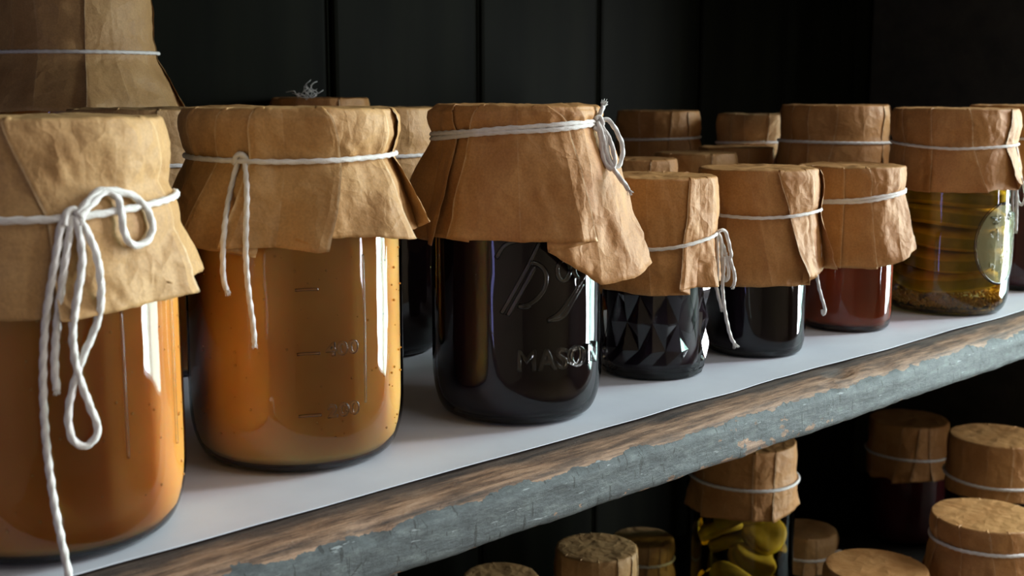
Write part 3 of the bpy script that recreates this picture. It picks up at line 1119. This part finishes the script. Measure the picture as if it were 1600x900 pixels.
Q4 = prof_short(3.2, 11.4, 2.85, 3.1, 1.2)
j4, b4, a4 = make_jar(
    'jelly_jar', (54.8, 45.0, 0), 'small dark jelly jar with quilted diamond-cut glass, fourth in the front row', Q4, 11.5, 3.55, 3.55, ZS(7.6, 8.25, 7.7),
    [('p', (-85, -85, -85), .1, 5.3, .15), ('p', (-40, -42, -44), .08, 5.2, .15), ('p', (-8, -5, -2), -.02, 5.0, .12), ('L', (30, 26, 21), .2, 5.35, .2, 12, 5.0), ('p', (43, 44, 42), -.05, 5.4, .15), ('R', (62, 62, 62), .2, 5.35, .2, 12), ('p', (88, 88, 90), .12, 5.5, .25)],
    41, PLUM, 7.5, twine_r=.10, paper=1, zh=5.3, fl=.2, inset=.5, glass_mesh=quilted(3.2, 2.9),
    strands=[
        dict(p=[(3.45, .9, 8.2), (3.75, .8, 8.4), (4.05, .6, 8.3), (4.3, .6, 7.5), (4.4, .6, 6.9), (4.2, .6, 6.7), (4.1, .6, 7.1)]),
        dict(p=[(3.6, .9, 8.3), (3.8, .8, 7.8), (3.85, .7, 7.0), (3.95, .7, 6.0), (4.1, .7, 5.5), (4.3, .7, 5.8), (4.2, .6, 6.6), (4.0, .6, 7.3), (3.7, .8, 8.2)]),
        dict(p=[(3.55, .9, 8.2), (3.6, .9, 7.2), (3.65, .9, 6.0), (3.6, .9, 5.2), (3.85, .9, 4.2), (3.95, .9, 3.9)], fray=True, fl=.2),
        dict(p=[(4.0, .7, 6.9), (4.0, .8, 6.2), (3.95, .85, 5.3), (4.1, .9, 3.9), (4.45, .95, 2.4), (4.7, 1.0, 1.9)], fray=True, fl=.35),
        dict(p=[(4.3, .6, 6.9), (4.5, .6, 6.3), (4.65, .6, 5.7), (4.6, .6, 5.2)], fray=True, fl=.25)])

Q5 = prof_short(3.18, 11.4, 2.8, 3.1, 1.5)
j5, b5, a5 = make_jar(
    'jelly_jar', (64.1, 44.3, 0), 'small smooth dark jelly jar between the quilted jar and the rust-red jar', Q5, 11.6, 3.72, 3.62, ZS(8.75, 9.05, 8.9),
    [('p', (-85, -85, -85), .1, 4.8, .1), ('p', (-38, -30, -28), .08, 4.5, .12), ('p', (-10, 2, 16), -.05, 4.6, .12), ('L', (16, 30, 44), .3, 5.15, .3, 12, 4.55), ('R', (56, 58, 60), .2, 5.1, .3, 14, 4.7), ('L', (76, 78, 86), .4, 5.3, .55, 10), ('p', (105, 105, 105), .1, 5.2, .3)],
    53, PLUM, 8.5, twine_r=.10, paper=1, zh=5.2, fl=.3,
    strands=[dict(p=[(3.5, .5, 8.9), (3.75, .3, 7.6), (3.9, .2, 6.2), (3.75, .1, 5.2), (3.9, .1, 4.2), (4.2, .1, 3.2), (4.35, .1, 2.7), (4.25, .1, 2.4), (4.15, .1, 2.7)])])

Q6 = prof_short(3.12, 11.1, 2.75, 3.05, 1.3)
j6, b6, a6 = make_jar(
    'jelly_jar', (75.6, 44.6, 0), 'small rust-red jelly jar with a pleated paper cap', Q6, 11.3, 3.62, 3.5, ZS(9.05, 9.6, 8.8),
    [('p', (-85, -85, -85), .1, 4.9, .3), ('R', (-44, -42, -44), .12, 4.8, .2, 7), ('R', (-6, -6, -6), .2, 4.6, .3, 8), ('R', (20, 22, 27), .22, 4.6, .35, 9), ('p', (38, 38, 40), .02, 4.7, .4), ('p', (58, 60, 56), -.05, 5.0, .8), ('p', (80, 80, 78), .08, 5.7, .85), ('p', (105, 105, 105), .0, 5.6, .5)],
    67, RED, 8.8, twine_r=.10, paper=1, double=True, zh=5.2, fl=.4)

Q7 = prof_quart(4.5, 14.9, 3.75, 4.1, corner=2.2)
j7, b7, a7 = make_jar(
    'pickle_jar', (87.6, 43.2, 0), 'large clear jar of pickle slices over mustard seeds with an oval medallion', Q7, 15.1, 4.42, 4.36, ZS(12.25, 12.5, 12.6),
    [('p', (-85, -85, -85), .1, 9.4, .2), ('R', (-54, -48, -44), .15, 9.2, .3, 7), ('R', (-20, -18, -17), .15, 9.1, .3, 7), ('R', (14, 18, 30), .16, 9.15, .3, 7), ('p', (44, 42, 44), -.05, 9.3, .3), ('L', (58, 52, 60), .3, 9.7, .45, 9, 9.2), ('p', (85, 85, 85), .1, 9.6, .4)],
    74, BRINE, 10.5, twine_r=.10, paper=1, zh=9.4, fl=.3, inset=.16,
    strands=[
        dict(p=[(4.0, 1.6, 12.5), (4.3, 1.3, 12.2), (4.6, 1.3, 10.5), (4.95, 1.2, 9.6), (5.15, 1.2, 8.7), (4.9, 1.2, 8.1), (4.6, 1.2, 8.6), (4.5, 1.2, 9.8)]),
        dict(p=[(4.0, 1.6, 12.55), (4.2, 1.5, 12.0), (4.45, 1.4, 9.8), (4.6, 1.4, 7.8), (4.65, 1.4, 6.2)], fray=True, fl=.2),
        dict(p=[(4.1, 1.5, 12.4), (4.2, 1.5, 10.5), (4.25, 1.5, 8.6), (4.35, 1.5, 7.6)])])

jj, bj, aj = make_jar(
    'jelly_jar', (103.0, 44.6, 0), 'large wine-red jelly jar cut off by the right edge of the picture', prof_quart(4.6, 15.0, 3.8, 4.1), 15.25, 4.45, 4.38, ZS(12.55, 12.6), None,
    88, WINE, 14.0, paper=1, zh=9.0, fl=.4)

# ================================================================== SECOND AND THIRD ROWS ON THE UPPER SHELF
QB = prof_quart(4.4, 15.0, 3.6, 3.85)
def back_jar(pos, label, ztop, R, zs, zh, fl, seed, content, prof=None, paper=0, name='jelly_jar', strands=(), group=None):
    p = prof or prof_quart(R + 0.15, ztop - 0.25, R - 0.7, R - 0.32)
    return make_jar(name, pos, label, p, ztop, R, R - 0.12, zs, None, seed, content, None, paper=paper, zh=zh, fl=fl, res=3.5, nseg=40, strands=strands, group=group, twine_r=.12)


back_jar((36.7, 80.5, 0), 'tallest jar, its paper cap rising above all others at upper left', 22.6, 4.95, 18.85, 14.9, 2.3, 101, AMBER, paper=2)
back_jar((33.7, 65.8, 0), 'jar in the second row showing between the two amber front jars', 15.3, 4.05, 12.2, 9.2, .5, 102, AMBER, paper=2)
back_jar((46.8, 61.6, 0), 'second-row jar showing in the gap left of the tied near-black jar', 15.3, 4.45, 12.4, 9.5, .6, 103, PLUM, paper=0)
jd, _, ad = back_jar((58.8, 83.9, 0), 'rearmost jar peeking over the honey jelly jar with frayed twine tuft', 15.85, 3.9, 13.2, 10.5, .5, 104, PLUM, paper=1)
back_jar((92.9, 76.1, 0), 'dim rear jar seen just right of the bow on the near-black jar', 14.6, 4.0, 12.0, 9.0, .3, 105, PLUM, paper=1)
back_jar((98.9, 68.9, 0), 'dim rear jar beside the tall capped jar behind the rust-red one', 14.3, 3.55, 11.6, 9.0, .3, 106, PLUM, paper=2)
back_jar((92.5, 56.4, 0), 'tall jar standing behind the rust-red jelly jar', 15.25, 4.4, 12.2, 9.0, .5, 107, RED, paper=1)
SG = None
ps = lambda R, H: prof_short(R, H, R - .35, R - .1)
back_jar((73.2, 62.2, 0), 'short jar behind the quilted jar, leftmost of three low caps', 11.2, 3.3, 8.8, 5.4, .3, 108, PLUM, ps(3.0, 11.0), 1)
back_jar((81.2, 62.4, 0), 'short jar behind the smooth dark jar, middle of three low caps', 11.4, 3.3, 8.8, 5.4, .3, 109, PLUM, ps(3.0, 11.2), 0)
back_jar((90.9, 65.3, 0), 'short jar below the dim rear cap, rightmost of three low caps', 11.5, 3.4, 8.8, 5.4, .3, 110, PLUM, ps(3.0, 11.3), 1)

# frayed tuft of twine on the rear jar
TV, TF = [], []
rng = random.Random(5)
for k in range(16):
    a = rng.uniform(0, 6.28)
    q = Vector((-2.6 + rng.uniform(-.3, .3), -2.2 + rng.uniform(-.3, .3), 15.85))
    pts = [q]
    for s_ in range(4):
        q = q + Vector((rng.uniform(-.5, .5), rng.uniform(-.5, .5), rng.uniform(-.1, .45)))
        pts.append(q.copy())
    tube(pts, 0.022, TV, TF, .2, 4, 1, 0, 1)
link_mesh('twine_tuft', TV, TF, TWINE, jd)

# ================================================================== LOWER SHELF
Z2 = -36.9
def low_jar(x, y, label, ztop, R, dzs, dzh, fl, seed, content, paper=1, prof=None, name='jelly_jar', double=False, strands=()):
    H = ztop - Z2
    p = prof or prof_quart(R + 0.12, H - 0.25, R - 0.75, R - 0.35, corner=min(2.4, H * .2))
    return make_jar(name, (x, y, Z2), label, p, H, R, R - 0.12, H - dzs, None, seed, content, None, paper=paper, zh=H - dzh, fl=fl * .8, res=3.5, nseg=40, double=double, strands=strands, crumple=0.6, twine_r=.15)


low_jar(92.7, 64.7, 'tall jar of yellow pickled chunks standing under the chipped shelf edge', -15.9, 4.75, 3.4, 6.3, .55, 201, BRINE, 1, name='pickle_jar')
low_jar(107.3, 66.9, 'low capped jar just right of the yellow pickle jar', -29.0, 3.2, 2.4, 4.0, .3, 202, PLUM, 2, ps(2.9, 7.9),
        strands=[dict(p=[(3.0, .8, 5.9), (3.6, .8, 6.0), (4.3, .8, 5.6), (4.6, .8, 5.4)]), dict(p=[(3.0, .9, 5.5), (3.7, .9, 5.3), (4.4, .9, 5.0)])])
low_jar(132.6, 69.1, 'dark red jar with a thick glass foot under the right end of the shelf', -22.2, 4.55, 3.9, 6.6, .1, 203, WINE, 1)
low_jar(121.9, 53.5, 'paper-capped jar at right edge of the lower shelf, behind the nearest one', -19.0, 4.75, 4.2, 5.9, .1, 204, PLUM, 1)
low_jar(97.4, 43.3, 'nearest lower-shelf jar with a bright pleated cap in the bottom right corner', -19.0, 4.45, 2.0, 6.0, .8, 205, PLUM, 1)
low_jar(87.6, 47.8, 'lower-shelf jar whose round lid shows at the bottom edge beside the pleated cap', -22.2, 4.1, 2.5, 5.5, .4, 206, PLUM, 1)
low_jar(70.6, 63.4, 'dim lower-shelf jar, middle one below the dark part of the shelf', -20.3, 3.3, 3.2, 5.5, .3, 207, PLUM, 2)
low_jar(88.0, 73.0, 'dim lower-shelf jar with a faint string left of the yellow pickle jar', -26.6, 3.0, 1.9, 4.0, .2, 208, PLUM, 2)
low_jar(61.6, 65.3, 'dim lower-shelf jar, leftmost lid at the bottom edge of the picture', -20.8, 2.9, 3.0, 5.5, .1, 209, PLUM, 2)


# ================================================================== PICKLES AND SEEDS
def slice_mesh(r, t, seed):
    rng = random.Random(seed)
    V, F = [], []
    n = 26
    prof = [(0.0, t / 2), (r * .55, t / 2 + .03), (r * .88, t / 2), (r, t * .28), (r * 1.01, -t * .28), (r * .88, -t / 2), (r * .55, -t / 2 - .03), (0.0, -t / 2)]
    for rr, z in prof:
        for k in range(n):
            a = 2 * math.pi * k / n
            q = rr * (1 + .05 * math.sin(3 * a + seed) + .04 * noise.noise(Vector((math.cos(a) * 2, math.sin(a) * 2, seed))))
            V.append((q * math.cos(a), q * math.sin(a), z + .10 * math.sin(2 * a + seed) * rr / r + .05 * noise.noise(Vector((q * math.cos(a), q * math.sin(a), seed)))))
    for i in range(len(prof) - 1):
        for k in range(n):
            k2 = (k + 1) % n
            F.append((i * n + k2, i * n + k, (i + 1) * n + k, (i + 1) * n + k2))
    return V, F


def pickle(base, x, y, z, r, t, rx, ry, seed, label, group, flesh=None):
    V, F = slice_mesh(r, t, seed)
    me = bpy.data.meshes.new('pickle_slice')
    me.from_pydata([(a * S, b * S, c * S) for a, b, c in V], [], F)
    me.materials.append(flesh or PICKLE)
    me.materials.append(RIND)
    n = 26
    for i, p in enumerate(me.polygons):
        p.use_smooth = True
        p.material_index = 1 if i // n == 3 else 0
    o = bpy.data.objects.new('pickle_slice', me)
    COL.objects.link(o)
    o.location = Vector((base[0] + x, base[1] + y, base[2] + z)) * S
    o.rotation_euler = (rx, ry, seed)
    tag(o, label, 'pickle', group)
    return o


B7 = (87.6, 43.2, 0)
rng = random.Random(9)
for i, (z, which) in enumerate(((2.45, 'lowest'), (4.0, 'second lowest'), (5.55, 'middle'), (7.1, 'second highest'), (8.65, 'topmost'))):
    a = rng.uniform(0, 6.28)
    pickle(B7, .3 * math.cos(a), .3 * math.sin(a), z, 3.72, 1.3, rng.uniform(-.07, .07), rng.uniform(-.07, .07), i + 1.0,
           which + ' yellow pickle slice in the stack inside the medallion jar', 'pickle slices in the medallion jar')
BL = (92.7, 64.7, Z2)
labL = 'yellow pickled chunk inside the tall lower-shelf jar'
for i, z in enumerate((2.2, 4.1, 6.0, 7.9, 9.8, 11.7, 13.6)):
    for s_ in (0, 1):
        a = i * 1.1 + s_ * math.pi
        pickle(BL, 2.0 * math.cos(a), 2.0 * math.sin(a), z + .5 * s_, 2.15, 1.2, rng.uniform(-.6, .6), rng.uniform(-.6, .6), 20 + i * 2 + s_, labL, 'pickled chunks in the lower jar', CHUNK)

# mustard seeds at the bottom of the pickle jar
bm = bmesh.new()
bmesh.ops.create_icosphere(bm, subdivisions=1, radius=1)
sv = [v.co.copy() for v in bm.verts]
sf = [tuple(v.index for v in f.verts) for f in bm.faces]
bm.free()
V, F = [], []
rng = random.Random(77)
for k in range(1500):
    z = 0.6 + 1.35 * rng.random() ** 1.3
    ext = prof_radius(Q7, z) - 0.35
    r = ext * (rng.random() ** 0.12)
    a = rng.uniform(0, 6.283)
    if z > 1.35 + .35 * math.sin(a * 2 + 1):
        continue
    rs = rng.uniform(.085, .115)
    b = len(V)
    V += [(r * math.cos(a) + v.x * rs, r * math.sin(a) + v.y * rs, z + v.z * rs) for v in sv]
    F += [tuple(b + i for i in f) for f in sf]
ms = link_mesh('mustard_seeds', V, F, SEED, None, True, loc=(87.6, 43.2, 0))
tag(ms, 'layer of tan mustard seeds at the bottom of the pickle jar', 'mustard seeds', None, 'stuff')


# ================================================================== RAISED GLASS MARKS
def text_mesh(body, size, extr, bev):
    cu = bpy.data.curves.new('lettering', 'FONT')
    cu.body = body
    cu.size = size
    cu.extrude = extr
    cu.bevel_depth = bev
    cu.bevel_resolution = 2
    cu.align_x = 'CENTER'
    cu.align_y = 'CENTER'
    cu.space_character = 1.12
    o = bpy.data.objects.new('lettering', cu)
    COL.objects.link(o)
    dg = bpy.context.evaluated_depsgraph_get()
    me = bpy.data.meshes.new_from_object(o.evaluated_get(dg))
    bpy.data.objects.remove(o)
    V = [tuple(v.co) for v in me.vertices]
    F = [tuple(p.vertices) for p in me.polygons]
    bpy.data.meshes.remove(me)
    bpy.data.curves.remove(cu)
    return V, F


def emboss_text(parent, prof, a0, body, size, phi0, z0, tall=1.0, wide=1.0, extr=.05, bev=.05, name='raised_lettering', mat=None, slant=0.0):
    V, F = text_mesh(body, size, extr, bev)
    out = []
    for x, y, z in V:
        zz = z0 + y * tall
        r = prof_radius(prof, zz) + z + 0.03
        a = a0 + rad(phi0) + (x * wide + y * slant) / prof_radius(prof, z0)
        out.append((r * math.cos(a), r * math.sin(a), zz))
    return link_mesh(name, out, F, mat or GLASS, parent, True)


def ridge(parent, prof, a0, paths, r=.08, name='raised_ridge', mat=None):
    """round ridges standing on the glass: paths of (arc in cm from phi = 0, height)"""
    V, F = [], []
    for p in paths:
        pts = []
        for u, z in p:
            R = prof_radius(prof, z)
            a = a0 + u / R
            pts.append(((R - .01) * math.cos(a), (R - .01) * math.sin(a), z))
        tube(pts, r, V, F, .15, 8, 1, 0, 1)
    return link_mesh(name, V, F, mat or GLASS, parent, True)


EMB = mat_glass('raised_glass', (1, 1, 1), 0.05, 0.12)
BUB = mat_jelly('bubble_skin', (0.66, 0.36, 0.11), (0.74, 0.44, 0.16), (1, .5, .2), 0.004, 0.3)
BUB.node_tree.nodes['Principled BSDF'].inputs['Roughness'].default_value = 0.06
BUB.node_tree.nodes['Principled BSDF'].inputs['Specular IOR Level'].default_value = 0.6
emboss_text(b3, Q3, a3, 'MASON', 1.28, 31, 3.4, 1.1, 1.0, .12, .03, mat=EMB)
# slanting script mark above it: stem, bowl, loop and underline stroke
bowl = [(0.35 + 1.05 * math.sin(t) + 0.25 * math.cos(t), 7.15 + 1.05 * math.cos(t)) for t in [i * math.pi / 10 for i in range(11)]]
loop = [(2.35 + .36 * math.cos(t), 7.75 + .5 * math.sin(t)) for t in [i * math.pi / 6 for i in range(13)]]
ridge(b3, Q3, a3, [[(-0.75, 5.75), (-0.1, 6.9), (0.55, 8.1), (1.1, 9.2)], [(-0.45, 5.65), (0.2, 6.8), (0.85, 8.0)], [(-1.0, 8.4), (-.6, 9.0), (.1, 9.3)],
                   bowl, [(0.05, 6.15), (.3, 6.05), (.65, 6.1)], loop, [(2.9, 8.4), (3.0, 7.6), (3.25, 7.3)],
                   [(3.9, 7.6), (3.0, 6.6), (2.2, 5.75), (1.5, 5.35)], [(3.6, 7.0), (2.9, 6.2), (2.3, 5.5), (1.5, 5.35)]], .12, 'raised_script', EMB)

# measuring marks on the honey jar
P2 = prof_quart(4.82, 15.3, 3.8, 4.2)
for z in (2.75, 5.4, 8.1):
    ridge(b2, P2, a2, [[(0.0, z), (.45, z + .02), (.95, z)]], .06, 'raised_measure_mark', EMB)
emboss_text(b2, P2, a2, '400', .78, 23, 5.5, 1, 1.15, .05, .025, 'raised_number', EMB)
emboss_text(b2, P2, a2, '200', .78, 23, 2.85, 1, 1.15, .05, .025, 'raised_number', EMB)
ridge(b2, P2, a2, [[(3.05, 9.4), (3.08, 7), (3.06, 4), (3.05, 3.0)]], .05, 'raised_seam', EMB)
ridge(b1, Q1, a1, [[(2.55, 8.8), (2.56, 6), (2.55, 3.6)], [(5.3, 9), (5.3, 6), (5.3, 3.4)]], .05, 'raised_seam', EMB)


def bubbles(parent, prof, a0, n, seed):
    V, F = [], []
    rg = random.Random(seed)
    for k in range(n):
        z = rg.uniform(1.4, 9.6)
        a = a0 + rad(rg.uniform(-70, 80))
        rs = rg.uniform(.03, .07)
        r = prof_radius(prof, z) - .075
        b = len(V)
        V += [(r * math.cos(a) + v.x * rs, r * math.sin(a) + v.y * rs, z + v.z * rs) for v in sv]
        F += [tuple(b + i for i in f) for f in sf]
    o = link_mesh('air_bubbles', V, F, BUB, parent, True)
    o['kind'] = 'stuff'


bubbles(j2, P2, a2, 90, 4)
bubbles(j1, Q1, a1, 70, 6)

# oval medallion on the pickle jar
om = [(2.4 * math.cos(t), 5.35 + 2.95 * math.sin(t)) for t in [i * math.pi / 16 for i in range(33)]]
arc0 = rad(55) * 4.5
ridge(b7, Q7, a7, [[(arc0 + u, z) for u, z in om]], .10, 'raised_oval', EMB)
V, F = [], []
nr, na = 6, 32
for i in range(nr + 1):
    f = i / nr
    for k in range(na):
        t = 2 * math.pi * k / na
        z = 5.35 + 2.85 * f * math.sin(t)
        a = a7 + (arc0 + 2.3 * f * math.cos(t)) / 4.5
        r = prof_radius(Q7, z) + .05 + .10 * (1 - f * f)
        V.append((r * math.cos(a), r * math.sin(a), z))
for i in range(nr):
    for k in range(na):
        k2 = (k + 1) % na
        F.append((i * na + k, i * na + k2, (i + 1) * na + k2, (i + 1) * na + k))


def mat_frost():
    m, nt, out = new_mat('pale_medallion_glass')
    L = nt.links.new
    co = coords(nt, (1, 1, 1))
    n = nd(nt, 'ShaderNodeTexNoise', i_Scale=260.0, i_Detail=2.0)
    L(co, n.inputs['Vector'])
    b = nd(nt, 'ShaderNodeBump', i_Strength=0.35, i_Distance=0.001)
    L(n.outputs[0], b.inputs['Height'])
    p = nd(nt, 'ShaderNodeBsdfPrincipled', i_Base_Color=(0.50, 0.52, 0.30, 1), i_Roughness=0.12)
    L(b.outputs[0], p.inputs['Normal'])
    t = nd(nt, 'ShaderNodeBsdfTransparent', i_Color=(0.9, 0.9, 0.7, 1))
    x = nd(nt, 'ShaderNodeMixShader')
    x.inputs[0].default_value = 0.42
    L(t.outputs[0], x.inputs[1])
    L(p.outputs[0], x.inputs[2])
    L(x.outputs[0], out.inputs[0])
    return m


link_mesh('medallion', V, F, mat_frost(), j7, True)
rng = random.Random(3)
sq = []
for k in range(16):
    u, z = rng.uniform(-1.1, 1.3), rng.uniform(3.4, 7.4)
    sq.append([(arc0 + u, z), (arc0 + u + rng.uniform(-.3, .3), z + .3), (arc0 + u + rng.uniform(-.4, .4), z + .55), (arc0 + u + rng.uniform(-.3, .3), z + .3)])
o = ridge(j7, [(r + .12, z) for r, z in Q7], a7, sq, .06, 'raised_script', EMB)
